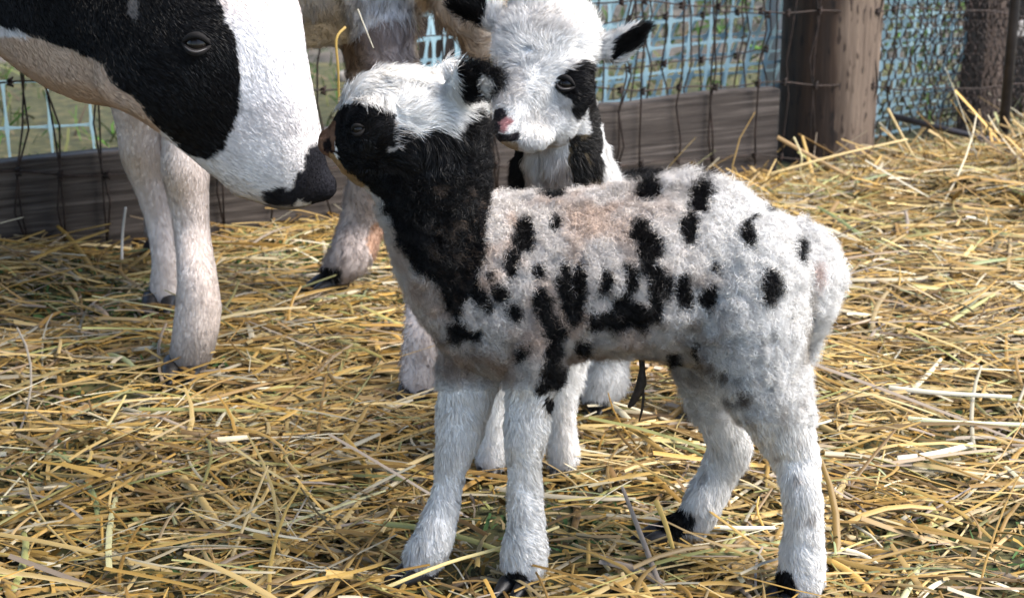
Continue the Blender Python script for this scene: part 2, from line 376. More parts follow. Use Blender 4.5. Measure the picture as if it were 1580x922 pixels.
# ------------------------------------------------------------------ fence
def FP(s, off, z):           # point on the fence: s metres along, off metres outwards, z up
    q = FA + FD * s + FN * off; return np.array([q[0], q[1], z])
FR = np.array([[FD[0], FN[0], 0], [FD[1], FN[1], 0], [0, 0, 1]])
def s_at(u, off=0.0):        # where the line of sight of column u meets the fence line (or a line parallel to it)
    d = ray(u, 200); k = np.array([[d[0], -FD[0]], [d[1], -FD[1]]]); a = np.linalg.solve(k, FA + FN * off - CAM[:2]); return a[1]
def board(name, s0, s1, off, z0, z1, th, label, cat='board', mat=None):
    nseg = 24; V = []; F = []
    for i in range(nseg + 1):
        s = s0 + (s1 - s0) * i / nseg; wv = 0.003 * math.sin(i * 1.7) + 0.002 * math.sin(i * 4.1)
        for (o, z) in ((off, z0), (off, z1 + wv), (off + th, z1 + wv), (off + th, z0)): V.append(FP(s, o, z))
    for i in range(nseg):
        for k in range(4): F.append((i * 4 + k, i * 4 + (k + 1) % 4, i * 4 + 4 + (k + 1) % 4, i * 4 + 4 + k))
    F += [(3, 2, 1, 0), tuple(nseg * 4 + k for k in range(4))]
    mb = MB(); mb.add(V, F); o = mb.build(name, mat or M_BOARD, False, label=label, cat=cat)
    bv = o.modifiers.new('b', 'BEVEL'); bv.width = 0.003; bv.segments = 2; bv.limit_method = 'ANGLE'; return o
sp0, sp1 = s_at(1203), s_at(1352)
board('kick_board', -1.2, sp0 - 0.002, 0.0, -0.06, 0.148, 0.035, 'long weathered grey board on edge along the fence foot, left of the post')
# the round post, split dark on the left and worn bare on the right
def round_post(name, c, r, h, mat, label, lean=0.0):
    nz, nn_ = 60, 40; V = []; F = []
    for i in range(nz + 1):
        z = -0.1 + (h + 0.1) * i / nz
        for k in range(nn_):
            a = 2 * math.pi * k / nn_; q = np.array([[math.cos(a) * 2.2, math.sin(a) * 2.2, z * 2.0]])
            rr = r * (1 + 0.05 * vn(q, 1.0, 5)[0] + 0.025 * vn(q * np.array([[4, 4, 1]]), 1.0, 6)[0]); V.append((c[0] + rr * math.cos(a) + lean * z, c[1] + rr * math.sin(a), z))
    for i in range(nz):
        for k in range(nn_): F.append((i * nn_ + k, i * nn_ + (k + 1) % nn_, (i + 1) * nn_ + (k + 1) % nn_, (i + 1) * nn_ + k))
    F += [tuple(range(nn_))[::-1], tuple(nz * nn_ + k for k in range(nn_))]
    mb = MB(); mb.add(V, F); return mb.build(name, mat, True, label=label, cat='post')
def mat_post():
    m, t, b = mat_new('post_wood'); N = t.nodes; L = t.links.new
    tc = N.new('ShaderNodeTexCoord'); mp = N.new('ShaderNodeMapping'); mp.inputs['Scale'].default_value = (55, 55, 3.5)
    n = N.new('ShaderNodeTexNoise'); n.inputs['Scale'].default_value = 1; n.inputs['Detail'].default_value = 8; n.inputs['Roughness'].default_value = 0.7
    L(tc.outputs['Object'], mp.inputs[0]); L(mp.outputs[0], n.inputs[0])
    r1 = N.new('ShaderNodeValToRGB'); L(n.outputs[0], r1.inputs[0])
    for e, (p_, c) in zip([r1.color_ramp.elements[0], r1.color_ramp.elements[1]], [(0.3, (0.010, 0.006, 0.004)), (0.75, (0.065, 0.034, 0.018))]): e.position = p_; e.color = (*c, 1)
    r2 = N.new('ShaderNodeValToRGB'); L(n.outputs[0], r2.inputs[0])
    for e, (p_, c) in zip([r2.color_ramp.elements[0], r2.color_ramp.elements[1]], [(0.3, (0.055, 0.034, 0.022)), (0.7, (0.20, 0.145, 0.105))]): e.position = p_; e.color = (*c, 1)
    # bare strip: bounded along x with a wavy edge
    sx = N.new('ShaderNodeSeparateXYZ'); L(tc.outputs['Object'], sx.inputs[0])
    n2 = N.new('ShaderNodeTexNoise'); n2.inputs['Scale'].default_value = 9; L(tc.outputs['Object'], n2.inputs[0])
    ad = N.new('ShaderNodeMath'); ad.operation = 'MULTIPLY_ADD'; L(n2.outputs[0], ad.inputs[0]); ad.inputs[1].default_value = 0.05; L(sx.outputs[0], ad.inputs[2])
    mr = N.new('ShaderNodeMapRange'); mr.inputs[1].default_value = POSTX - 0.006 + 0.025; mr.inputs[2].default_value = POSTX + 0.012 + 0.025; L(ad.outputs[0], mr.inputs[0])
    mx = N.new('ShaderNodeMix'); mx.data_type = 'RGBA'; L(mr.outputs[0], mx.inputs[0]); L(r1.outputs[0], mx.inputs[6]); L(r2.outputs[0], mx.inputs[7])
    # small dark pits
    mp2 = N.new('ShaderNodeMapping'); mp2.inputs['Scale'].default_value = (110, 110, 32); L(tc.outputs['Object'], mp2.inputs[0])
    n3 = N.new('ShaderNodeTexNoise'); n3.inputs['Scale'].default_value = 1; n3.inputs['Detail'].default_value = 1; L(mp2.outputs[0], n3.inputs[0])
    r3 = N.new('ShaderNodeValToRGB'); r3.color_ramp.elements[0].position = 0.60; r3.color_ramp.elements[0].color = (1, 1, 1, 1); r3.color_ramp.elements[1].position = 0.68; r3.color_ramp.elements[1].color = (0.25, 0.2, 0.17, 1)
    L(n3.outputs[0], r3.inputs[0]); ml = N.new('ShaderNodeMix'); ml.data_type = 'RGBA'; ml.blend_type = 'MULTIPLY'; ml.inputs[0].default_value = 1; L(mx.outputs[2], ml.inputs[6]); L(r3.outputs[0], ml.inputs[7])
    L(ml.outputs[2], b.inputs['Base Color']); b.inputs['Roughness'].default_value = 0.85
    bp = N.new('ShaderNodeBump'); bp.inputs['Strength'].default_value = 0.7; bp.inputs['Distance'].default_value = 0.006; L(n.outputs[0], bp.inputs['Height']); L(bp.outputs[0], b.inputs['Normal'])
    return m
pc = P(1276, 150, FP((sp0 + sp1) / 2, 0.10, 0)[1]) * np.array([1, 1, 0]); POSTX = pc[0]; postr = 75 * px(P(1276, 150, pc[1]))
M_POST = mat_post()
round_post('fence_post', pc, postr, 1.3, M_POST, 'thick round wooden post, dark on one side and worn bare on the other')
# woven wire fence
wf = empty('wire_fence', FP(0.8, -0.012, 0), label='rusty woven wire fence stapled in front of the weathered board', cat='wire fence')
hz = [0.126, 0.27, 0.42, 0.57, 0.74, 0.92]
SLOPE = -0.08
def hwire(zf, off, s0, s1, r=0.0017, knots=None, slope=0.0):
    mb = MB(); ss = np.arange(s0, s1, 0.03); ph = random.random() * 6
    mb.wire([FP(s, off + 0.003 * math.sin(s * 23 + ph), zf + slope * s + 0.006 * math.sin(s * 9 + ph) + 0.003 * math.sin(s * 31 + ph)) for s in ss], r)
    for s in (knots if knots is not None else []):
        mb.wire([FP(s + 0.004 * math.cos(a), off - 0.002 + 0.004 * math.sin(a), zf + slope * s + 0.006 * math.sin(s * 9 + ph) + 0.003 * math.sin(s * 31 + ph) - 0.007 + 0.014 * a / 12.6) for a in np.linspace(0, 12.6, 14)], 0.0022, 5)
    return mb
SV = [s_at(u) for u in (-120, -45, 20, 85, 158, 235, 330, 415, 497, 580, 672, 706, 760, 850, 900, 950, 985, 1040, 1096, 1160, 1200, 1248, 1335, 1360)]
for j, z in enumerate(hz): hwire(z, -0.012, -1.1, s_at(1600), knots=SV, slope=SLOPE).build('horizontal_wire', M_WIRE, parent=wf)
def vwire(s, off, z1, dbl, seed, r=0.0018, z0=0.0):
    rr = random.Random(seed); mb = MB(); zs = np.linspace(z0, z1, 16); ln = rr.uniform(-0.03, 0.06); kx = [rr.uniform(-0.010, 0.010) for _ in zs]
    for q in range(2 if dbl else 1):
        mb.wire([FP(s + ln * z + kx[i] + (0.005 * math.sin(z * 24) * (1 if q else -1) if dbl else 0), off, z) for i, z in enumerate(zs)], r)
    return mb
for k, s in enumerate(SV): vwire(s, -0.009, 1.0, k < 6 or k % 3 == 0, k).build('vertical_wire', M_WIRE, parent=wf)
# a second, finer layer of wire mesh behind the board
wm = empty('wire_mesh_panel', FP(1.2, 0.05, 0), label='second layer of narrow rusty wire mesh behind the board beside the round post', cat='wire mesh')
SV2 = [s_at(u, 0.05) for u in (640, 690, 745, 800, 875, 930, 968, 1002, 1022, 1062, 1078, 1112, 1130, 1148, 1176, 1192)]
for z in (0.21, 0.29, 0.35, 0.41, 0.5, 0.6): hwire(z, 0.05, s_at(600), s_at(1206), 0.0015, SV2[::2]).build('horizontal_wire', M_WIRE, parent=wm)
for k, s in enumerate(SV2): vwire(s, 0.054, 0.8, False, 50 + k, 0.0017, 0.05).build('vertical_wire', M_WIRE, parent=wm)
# pale blue plastic netting behind
M_NET = mat_plain('blue_plastic', (0.26, 0.40, 0.46), 0.5, 0.5)
def netting(name, s0, s1, off, z1, label, cell=0.045, lean=0.0, seed=0, fold=True):
    mb = MB(); W_ = lambda i, j: FP(s0 + i * cell + 0.008 * vn(np.array([[i * .3, j * .3, seed]]), 1, 1)[0] + lean * j * cell * 0.3, off + 0.05 * vn(np.array([[i * .12, j * .2, seed]]), 1, 2)[0], -0.03 + j * cell * 1.1 + 0.01 * vn(np.array([[i * .2, j * .2, seed]]), 1, 3)[0])
    ni = int((s1 - s0) / cell); nj = int(z1 / cell / 1.1); Pn = {(i, j): W_(i, j) for i in range(ni + 1) for j in range(nj + 1)}
    def strand(a, b, wd, vert):
        mid = [a + (b - a) * t for t in (0, 0.18, 0.5, 0.82, 1)]; ws = [wd * 1.9, wd * 1.1, wd * 0.8, wd * 1.1, wd * 1.9]
        sd_ = np.array([FD[0], FD[1], 0]) if vert else np.array([0, 0, 1.0]); V = []; F = []
        for p_, w_ in zip(mid, ws): V += [p_ - sd_ * w_, p_ + sd_ * w_, p_ + sd_ * w_ + np.array([0, 0.0015, 0]), p_ - sd_ * w_ + np.array([0, 0.0015, 0])]
        for q in range(4):
            for k in range(4): F.append((q * 4 + k, q * 4 + (k + 1) % 4, q * 4 + 4 + (k + 1) % 4, q * 4 + 4 + k))
        mb.add(V, F)
    for (i, j), p_ in Pn.items():
        if (i, j + 1) in Pn: strand(p_, Pn[(i, j + 1)], 0.0036 if fold else 0.0022, True)
        if (i + 1, j) in Pn: strand(p_ + np.array([0, 0.0006, 0]), Pn[(i + 1, j)] + np.array([0, 0.0006, 0]), 0.0028 if fold else 0.0018, False)
    if fold:
        W2 = lambda i, j: FP(s0 + i * cell * 0.8 + 0.02 * vn(np.array([[i * .3, j * .3, seed + 5.]]), 1, 4)[0] + 0.25 * j * cell, off + 0.10 + 0.05 * vn(np.array([[i * .12, j * .2, seed]]), 1, 5)[0], -0.03 + j * cell * 0.9)
        ni = int((s1 - s0) / cell / 0.8); nj = int(z1 / cell / 0.9); Pn = {(i, j): W2(i, j) for i in range(ni + 1) for j in range(nj + 1)}
        for (i, j), p_ in Pn.items():
            if (i, j + 1) in Pn: strand(p_, Pn[(i, j + 1)], 0.0034, True)
            if (i + 1, j) in Pn: strand(p_ + np.array([0, 0.0006, 0]), Pn[(i + 1, j)] + np.array([0, 0.0006, 0]), 0.0026, False)
    return mb.build(name, M_NET, False, label=label, cat='netting')
netting('plastic_netting', s_at(600, .16), s_at(1215, .16), 0.16, 0.75, 'pale blue plastic netting behind the wire fence, left of the thick post', seed=1)
netting('plastic_netting', s_at(1300, .22), s_at(1512, .22), 0.22, 0.8, 'pale blue plastic netting behind the chicken wire, right of the thick post', cell=0.038, lean=0.5, seed=4)
netting('plastic_netting', s_at(-200, .35), s_at(190, .35), 0.35, 0.32, 'low strip of pale blue netting outside the fence, far left', cell=0.075, seed=8, fold=False)
# chicken wire right of the post
def chicken(name, s0, s1, z0, z1, off, label):
    mb = MB(); a = 0.0135; E = set()
    dx = a * math.sqrt(3); 
    def W_(x_, z_):
        q = np.array([[x_ * 14, z_ * 14, off * 90]]); j = vn3(q, 1.0, 21)[0] * 0.009 + vn3(q, 3.0, 25)[0] * 0.004
        return FP(s0 + x_ + j[0], off + j[1] * 2.2, z0 + z_ + j[2])
    nr = int((z1 - z0) / (1.5 * a)); ncl = int((s1 - s0) / dx)
    for r_ in range(nr):
        for c in range(ncl):
            cx = c * dx + (dx / 2 if r_ % 2 else 0); cz = r_ * 1.5 * a
            pts = [(round(cx + a * math.sin(R(60 * k)), 5), round(cz + a * math.cos(R(60 * k)), 5)) for k in range(6)]
            for k in (0, 1, 2):
                mb.wire([W_(*pts[k]), W_(*pts[k + 1])], 0.0012 if k != 1 else 0.0019, 4)
    return mb.build(name, M_WIRE, label=label, cat='chicken wire')
chicken('chicken_wire', s_at(1345), s_at(1640), 0.03, 0.62, 0.02, 'crumpled rusty chicken wire stretched to the right of the thick post')
chicken('chicken_wire', s_at(1440), s_at(1660), 0.0, 0.6, 0.075, 'second loose roll of chicken wire bunched behind the first at the right edge')
# square post and the gate behind the chicken wire
M_DARKP = mat_noise('dark_post', [(0.02, 0.014, 0.011), (0.07, 0.05, 0.04), (0.16, 0.12, 0.10)], (60, 60, 4), rough=0.9, bump=0.6)
s5 = s_at(1508, 0.16); mb = MB(); mb.box(FP(s5, 0.16, 0.6), (0.030, 0.036, 0.7), FR)
o = mb.build('square_post', M_DARKP, False, label='narrow dark square post behind the chicken wire', cat='post')
M_RAIL = mat_noise('weathered_rail', [(0.13, 0.12, 0.11), (0.30, 0.28, 0.27)], (4, 60, 60), rough=0.8)
gt = empty('rail_fence', FP(s_at(1620), 0.26, 0), label='weathered horizontal rails behind the chicken wire at the right edge', cat='rail fence')
for z in (0.175, 0.285, 0.41):
    mb = MB(); mb.box(FP(s_at(1545, .26) + 0.40, 0.26, z), (0.40, 0.012, 0.016), FR); mb.build('rail', M_RAIL, False, parent=gt)
for s_ in (s_at(1545, .26) + 0.10, s_at(1545, .26) + 0.70):
    mb = MB(); mb.box(FP(s_, 0.296, 0.3), (0.03, 0.02, 0.40), FR); mb.build('post', M_DARKP, False, parent=gt)
M_PIPE = mat_noise('old_pipe', [(0.02, 0.02, 0.022), (0.07, 0.065, 0.07)], (20, 20, 20), rough=0.5, spec=0.5, metal=0.6)
a, b = P(1372, 178, 3.30), P(1640, 238, 3.22); mb = MB(); mb.wire([a, (a + b) / 2 + np.array([0, 0, -0.004]), b], 0.0065, 10)
mb.build('metal_pipe', M_PIPE, label='thin dark metal pipe slanting down behind the heaped straw', cat='pipe')
mb = MB(); q = P(1553, 150, 3.26); mb.wire([(q[0], q[1], -0.05), (q[0], q[1], 0.9)], 0.010, 10)
mb.build('metal_stake', M_PIPE, label='upright dark metal stake behind the chicken wire at the right', cat='stake')
q = P(1194, 60, 3.75); mb = MB(); mb.wire([(q[0], q[1], -0.05), (q[0], q[1], 1.2)], 0.020, 16)
mb.build('white_pipe', mat_plain('white_plastic', (0.5, 0.51, 0.55), 0.5), label='upright whitish pipe outside the fence just left of the thick post', cat='pipe')
# fieldstones outside
M_STONE = mat_noise('stone', [(0.10, 0.09, 0.085), (0.28, 0.25, 0.22)], (20, 20, 20), rough=0.9)
SL = ['rounded grey stone lying in the weeds outside the fence, ' + w_ for w_ in ('farthest left', 'second from the left', 'third from the left', 'third from the right', 'second from the right', 'farthest right')]
for k in range(6):
    x_ = -0.9 + 0.45 * k + random.uniform(-.1, .1); y_ = 2.62 + (x_ + 0.79) * 0.485 + random.uniform(0.5, 1.6); mb = MB(); r_ = random.uniform(0.02, 0.055)
    mb.ell((x_, y_, -0.03), (r_, r_ * random.uniform(.6, 1), r_ * .6)); mb.v = [tuple(np.array(p_) + vn3(np.array([p_]), 30, k)[0] * 0.01) for p_ in mb.v]
    mb.build('field_stone', M_STONE, label=SL[k], cat='stone', group='stones outside the fence')

# ------------------------------------------------------------------ animal helpers
def hoof(parent, foot, fwd, size, mat=M_HOOF):
    """two pointed toes side by side; foot = ground point under the pastern"""
    f = nrm(np.array([fwd[0], fwd[1], 0.0])); s_ = np.array([-f[1], f[0], 0]); foot = np.asarray(foot, float); mb = MB()
    for k in (-1, 1):
        c = foot + s_ * k * size * 0.30
        out = []
        for t, h, w_ in ((-0.55, 0.50, 0.20), (-0.2, 0.58, 0.27), (0.2, 0.50, 0.26), (0.55, 0.30, 0.20), (0.85, 0.13, 0.10)):
            out.append((c + f * t * size + np.array([0, 0, h * size * 0.5]), np.array([0, 0, h * size * 0.5]), s_ * w_ * size))
        mb.rings(out)
    return mb.build('hoof', mat, parent=parent)
def eye(parent, me_bvh, u, v, r, look=0.0, rim=True, sink=0.35, ang=0.0):
    p, n = surf(me_bvh, u, v)
    if p is None: return
    mb = MB(); n = nrm(n); p = p - n * r * sink; up = nrm(np.array([0, 0, 1.0]) - n * n[2]); s_ = np.cross(n, up)
    up, s_ = up * math.cos(ang) + s_ * math.sin(ang), s_ * math.cos(ang) - up * math.sin(ang)
    mb.ell(p, np.array([r, r, r])); o = mb.build('eye', M_EYE, parent=parent)
    ml = MB()
    for sg in (1, -1):
        ml.wire([p + n * r * (0.90 - 0.5 * t * t) + s_ * r * 1.15 * t + up * sg * r * 0.70 * (1 - t * t) for t in np.linspace(-1, 1, 9)], [r * (0.10 + 0.20 * (1 - t * t)) for t in np.linspace(-1, 1, 9)], 8)
    ml.build('eyelid', M_LID, parent=o)
    if rim:
        ml = MB(); ml.wire([p + n * r * (1.18 - 0.5 * t * t) + s_ * r * 1.0 * t - up * r * (0.42 + 0.22 * (1 - t * t)) * (1 - 0.55 * t * t) for t in np.linspace(-0.9, 0.9, 9)], [r * (0.03 + 0.08 * (1 - t * t)) for t in np.linspace(-1, 1, 9)], 6)
        ml.build('lower_lid_rim', M_RIM, parent=o)
WHITE = np.array([0.95, 0.935, 0.915]); BLACK = np.array([0.007, 0.0065, 0.007])
def warp(p, amp, f=45, s=60): return vn(p, f, s) * amp + vn(p, f * 2.3, s + 3) * amp * 0.5, vn(p, f, s + 7) * amp + vn(p, f * 2.3, s + 9) * amp * 0.5


# unseen canopy added to block sun and sky: its roof lies above the picture and shades the left and the back
M_SHADE_ROOF = mat_noise('shade_roof_boards', [(0.05, 0.035, 0.025), (0.14, 0.10, 0.07)], (3, 40, 40), rough=0.85)
sh = empty('shade_canopy', (-1.6, 1.4, 0), label='added, unseen roof on posts over the left of the pen', cat='light blocker')
mb = MB()
for k in range(16): mb.box((-1.55 , -0.35 + k * 0.26, 2.02 + 0.004 * (k % 2)), (1.45, 0.127, 0.012))
mb.build('shade_roof', M_SHADE_ROOF, False, parent=sh)
for (x_, y_) in ((-2.8, -0.3), (-2.8, 3.4), (-0.15, -0.4), (-0.15, 3.65)):
    mb = MB(); mb.box((x_, y_, 0.97), (0.05, 0.05, 1.03)); mb.build('shade_roof_post', M_DARKP, False, parent=sh)
for y_ in (-0.3, 1.5, 3.4):
    mb = MB(); mb.box((-1.55, y_, 1.955), (1.43, 0.03, 0.05)); mb.build('shade_roof_rafter', M_DARKP, False, parent=sh)
# single stalks that stand out
def stalk(pts, w_, colr, label):
    mb = MB(); pts = catmull(np.array(pts), 4); out = []
    for i in range(len(pts)):
        t = nrm(pts[min(i + 1, len(pts) - 1)] - pts[max(i - 1, 0)]); v_ = nrm(CAM - pts[i]); a = nrm(np.cross(t, v_)); out.append((pts[i], a * w_ * (1 - 0.3 * i / len(pts)), np.cross(t, a) * w_ * 0.4))
    mb.rings(out); return mb.build('straw_stalk', mat_plain('single_straw', colr, 0.5, 0.3), label=label, cat='straw stalk')
GOLD = (0.48, 0.32, 0.09); PALE = (0.62, 0.57, 0.44)
stalk([P(533, 42, 2.02), P(519, 61, 2.01), P(522, 110, 2.01), P(523, 172, 2.02)], 0.0017, GOLD, 'golden stalk hanging down from the grey ewe behind the front lamb, bent at its top')
stalk([P(552, 14, 2.02), P(563, 42, 2.01), P(576, 74, 2.01)], 0.0009, PALE, 'thin pale stalk stuck in the grey wool of the ewe behind')
stalk([G(590, 908, .012), G(690, 868, .028), G(780, 842, .035), P(862, 812, Yg(860))], 0.0019, (0.66, 0.52, 0.22), 'long pale stalk slanting up across the front feet of the spotted lamb')
stalk([G(188, 404, .0), P(189, 362, Yg(402)), P(194, 320, Yg(402) - .02)], 0.0022, (0.55, 0.52, 0.48), 'upright pale grey straw in front of the board at the left')
stalk([G(1075, 812, .016), G(1130, 814, .018), G(1195, 814, .016)], 0.0026, PALE, 'whitish flat straw lying between the hind feet of the spotted lamb')
stalk([P(1012, 772, 1.50), P(1026, 805, 1.495), P(1038, 845, 1.49)], 0.0028, GOLD, 'short golden straw leaning on the black hind foot of the spotted lamb')
stalk([G(1386, 708, .02), G(1432, 702, .022), G(1500, 686, .02)], 0.0042, PALE, 'broad whitish straw at the right below the lying long stalks')
stalk([G(1402, 646, .02), G(1480, 652, .02), G(1590, 655, .018)], 0.0032, (0.55, 0.56, 0.36), 'pale greenish straw lying level at the right edge')
stalk([G(1372, 598, .02), G(1450, 606, .02), G(1560, 612, .02)], 0.0032, PALE, 'long white straw lying level at the right, above the greenish one')
stalk([P(1225, 212, 3.02), P(1237, 242, 3.01), P(1236, 268, 3.01), P(1262, 312, 3.0)], 0.0018, (0.62, 0.52, 0.28), 'crooked pale stalk standing against the foot of the thick post')
stalk([P(1200, 212, 3.05), P(1290, 262, 3.02), P(1370, 300, 2.98)], 0.0038, (0.34, 0.22, 0.10), 'thick brown stalk slanting down from the foot of the thick post')
stalk([P(1190, 268, 3.0), P(1290, 240, 3.02), P(1400, 215, 3.06)], 0.0026, (0.50, 0.37, 0.17), 'long tan stalk rising to the right across the thick post')
stalk([P(1370, 168, 3.12), P(1420, 260, 3.05), P(1490, 372, 2.95)], 0.0026, (0.48, 0.35, 0.16), 'long stalk leaning down from the chicken wire onto the straw')
# ------------------------------------------------------------------ the spotted lamb in front
def pull(A, B, k):      # move an outline pair inwards by k px
    A = np.array(A, float); B = np.array(B, float); d = (B - A) / np.linalg.norm(B - A); return (*(A + d * k), *(B - d * k))
lamb = empty('lamb', (0.03, 1.49, 0), label='white newborn lamb with black spots and black neck standing in front', cat='lamb')
mb = MB()
T_ = [((690, 268), (612, 418), 1.485, .036), ((722, 278), (655, 500), 1.48, .044), ((770, 296), (712, 562), 1.48, .056), ((830, 296), (800, 582), 1.48, .064), ((900, 294), (885, 552), 1.48, .067), ((980, 288), (965, 548), 1.48, .070),
      ((1060, 274), (1045, 556), 1.485, .071), ((1128, 286), (1120, 575), 1.485, .070), ((1188, 322), (1180, 575), 1.485, .064), ((1232, 352), (1215, 540), 1.485, .045)]
loft(mb, [(*pull(a, b, 9), y, hw) for a, b, y, hw in T_])
# neck and head
loft(mb, [(*pull((752, 330), (640, 470), 6), 1.48, .050), (*pull((758, 270), (602, 385), 6), 1.478, .050), (*pull((752, 205), (580, 318), 6), 1.475, .047), (*pull((715, 140), (560, 290), 6), 1.47, .045)])
loft(mb, [((506, 200), (512, 242), 1.465, .016), ((519, 176), (532, 264), 1.465, .026), ((536, 140), (560, 286), 1.465, .035), ((562, 116), (600, 290), 1.467, .041), ((610, 108), (640, 272), 1.468, .044), ((662, 116), (665, 245), 1.47, .042), ((706, 140), (690, 215), 1.47, .030)])
mb.ell(P(572, 198, 1.432), np.array([0.024, 0.016, 0.027]))        # brow and eye bulge
mb.ell(P(625, 225, 1.44), np.array([0.03, 0.02, 0.026]))
# ears
def ear(mb, a, b, c, w0, w1, w2, thick=0.0035, side=(0, 1, 0)):
    tube3(mb, [[*a, w0 * .6, thick * 1.6], [*((np.array(a) * .55 + np.array(b) * .45)), w0, thick * 1.2], [*b, w1, thick], [*((np.array(b) * .45 + np.array(c) * .55)), w2, thick], [*c, w2 * 0.35, thick * 0.7]], 3, side)
ear(mb, P(690, 145, 1.45), P(728, 124, 1.43), P(770, 116, 1.415), .013, .020, .016, side=(0.25, 1, 0.3))
ear(mb, P(660, 140, 1.50), P(690, 112, 1.53), P(718, 108, 1.55), .010, .014, .010)
yn, yf, yh, yr = Yg(906), Yg(893), Yg(926), Yg(834)
limb(mb, [(835, 430, 1.445, 46), (832, 520, 1.44, 46), (824, 572, 1.445, 38), (817, 620, 1.45, 34), (811, 668, 1.45, 33), (808, 712, 1.452, 26), (810, 760, yn, 25), (812, 808, yn, 29), (809, 846, yn, 34), (806, 870, yn, 34), (804, 882, yn, 30)])
limb(mb, [(735, 500, 1.50, 50), (725, 580, 1.50, 45), (714, 636, 1.495, 40), (706, 682, 1.49, 32), (695, 728, 1.485, 22), (683, 782, 1.48, 24), (671, 826, yf, 30), (656, 856, yf, 31), (650, 872, yf, 27)])
limb(mb, [(1160, 400, 1.455, 75), (1152, 480, 1.445, 82), (1168, 560, 1.44, 68), (1188, 612, 1.44, 58), (1206, 658, 1.44, 46), (1226, 704, 1.44, 36), (1236, 756, yh, 29), (1239, 812, yh, 29), (1238, 856, yh, 34), (1236, 896, yh, 37)])
limb(mb, [(1110, 450, 1.52, 60), (1082, 540, 1.53, 44), (1090, 602, 1.54, 31), (1112, 648, 1.55, 34), (1126, 688, 1.555, 34), (1106, 734, 1.56, 28), (1084, 776, yr, 28), (1070, 804, yr, 26), (1036, 812, yr, 18)])
limb(mb, [(1205, 366, 1.485, 16), (1236, 366, 1.485, 20), (1258, 386, 1.482, 22), (1266, 425, 1.48, 18), (1260, 475, 1.48, 14), (1250, 525, 1.48, 10), (1243, 552, 1.48, 8)])
me = fuse(mb, 0.0036, 8)
V_, N_, T__ = arrays(me); uq, vq = proj(V_); wl = sstep(640, 600, vq) * sstep(600, 660, uq) * sstep(215, 260, vq)
V_ = V_ + N_ * (wl * (0.0015 * vn(V_, 85, 81) + 0.0012 * vn(V_, 170, 82)))[:, None]; me.vertices.foreach_set('co', V_.astype(np.float32).ravel()); me.update(); BV = bvh_of(me)
SPOTS = [(852, 303, 20, 11), (853, 349, 9, 14), (808, 362, 15, 25), (790, 402, 13, 20), (828, 418, 9, 13), (768, 448, 14, 15), (736, 452, 10, 20), (752, 470, 8, 10), (790, 478, 12, 15), (712, 508, 16, 14), (732, 514, 12, 9), (806, 543, 11, 13),
         (868, 432, 13, 26), (893, 436, 12, 30), (872, 468, 12, 16), (932, 432, 12, 17), (893, 528, 14, 9), (993, 303, 19, 15), (1076, 308, 16, 22), (1060, 353, 13, 24), (985, 357, 16, 19), (1003, 384, 18, 22), (998, 408, 10, 14),
         (974, 425, 13, 22), (1010, 432, 12, 24), (1030, 440, 8, 20), (960, 470, 16, 24), (985, 484, 15, 20), (1008, 470, 14, 22), (935, 486, 14, 14), (915, 492, 12, 14), (884, 476, 14, 20), (950, 498, 22, 8),
         (834, 468, 13, 28), (846, 500, 14, 20), (862, 505, 12, 16), (852, 535, 13, 20), (848, 572, 18, 20), (838, 596, 14, 14), (862, 590, 10, 12), (1050, 440, 9, 20), (1058, 462, 9, 16), (1092, 456, 15, 17), (1099, 409, 7, 7), (1155, 361, 12, 18), (1184, 440, 13, 27), (1188, 324, 17, 13), (1231, 383, 10, 22),
         (1036, 552, 12, 12), (1074, 540, 7, 18), (706, 450, 10, 14), (728, 430, 9, 14), (850, 628, 5, 14), (768, 706, 7, 15), (756, 425, 6, 8), (706, 478, 8, 8)]
NECK = [(612, 232), (616, 196), (640, 210), (690, 196), (752, 158), (766, 200), (768, 292), (748, 300), (750, 340), (746, 400), (728, 440), (716, 470), (690, 476), (676, 440), (640, 410), (612, 352), (592, 318), (566, 288), (545, 282), (524, 264), (514, 206), (516, 172), (560, 160), (598, 162), (612, 180)]
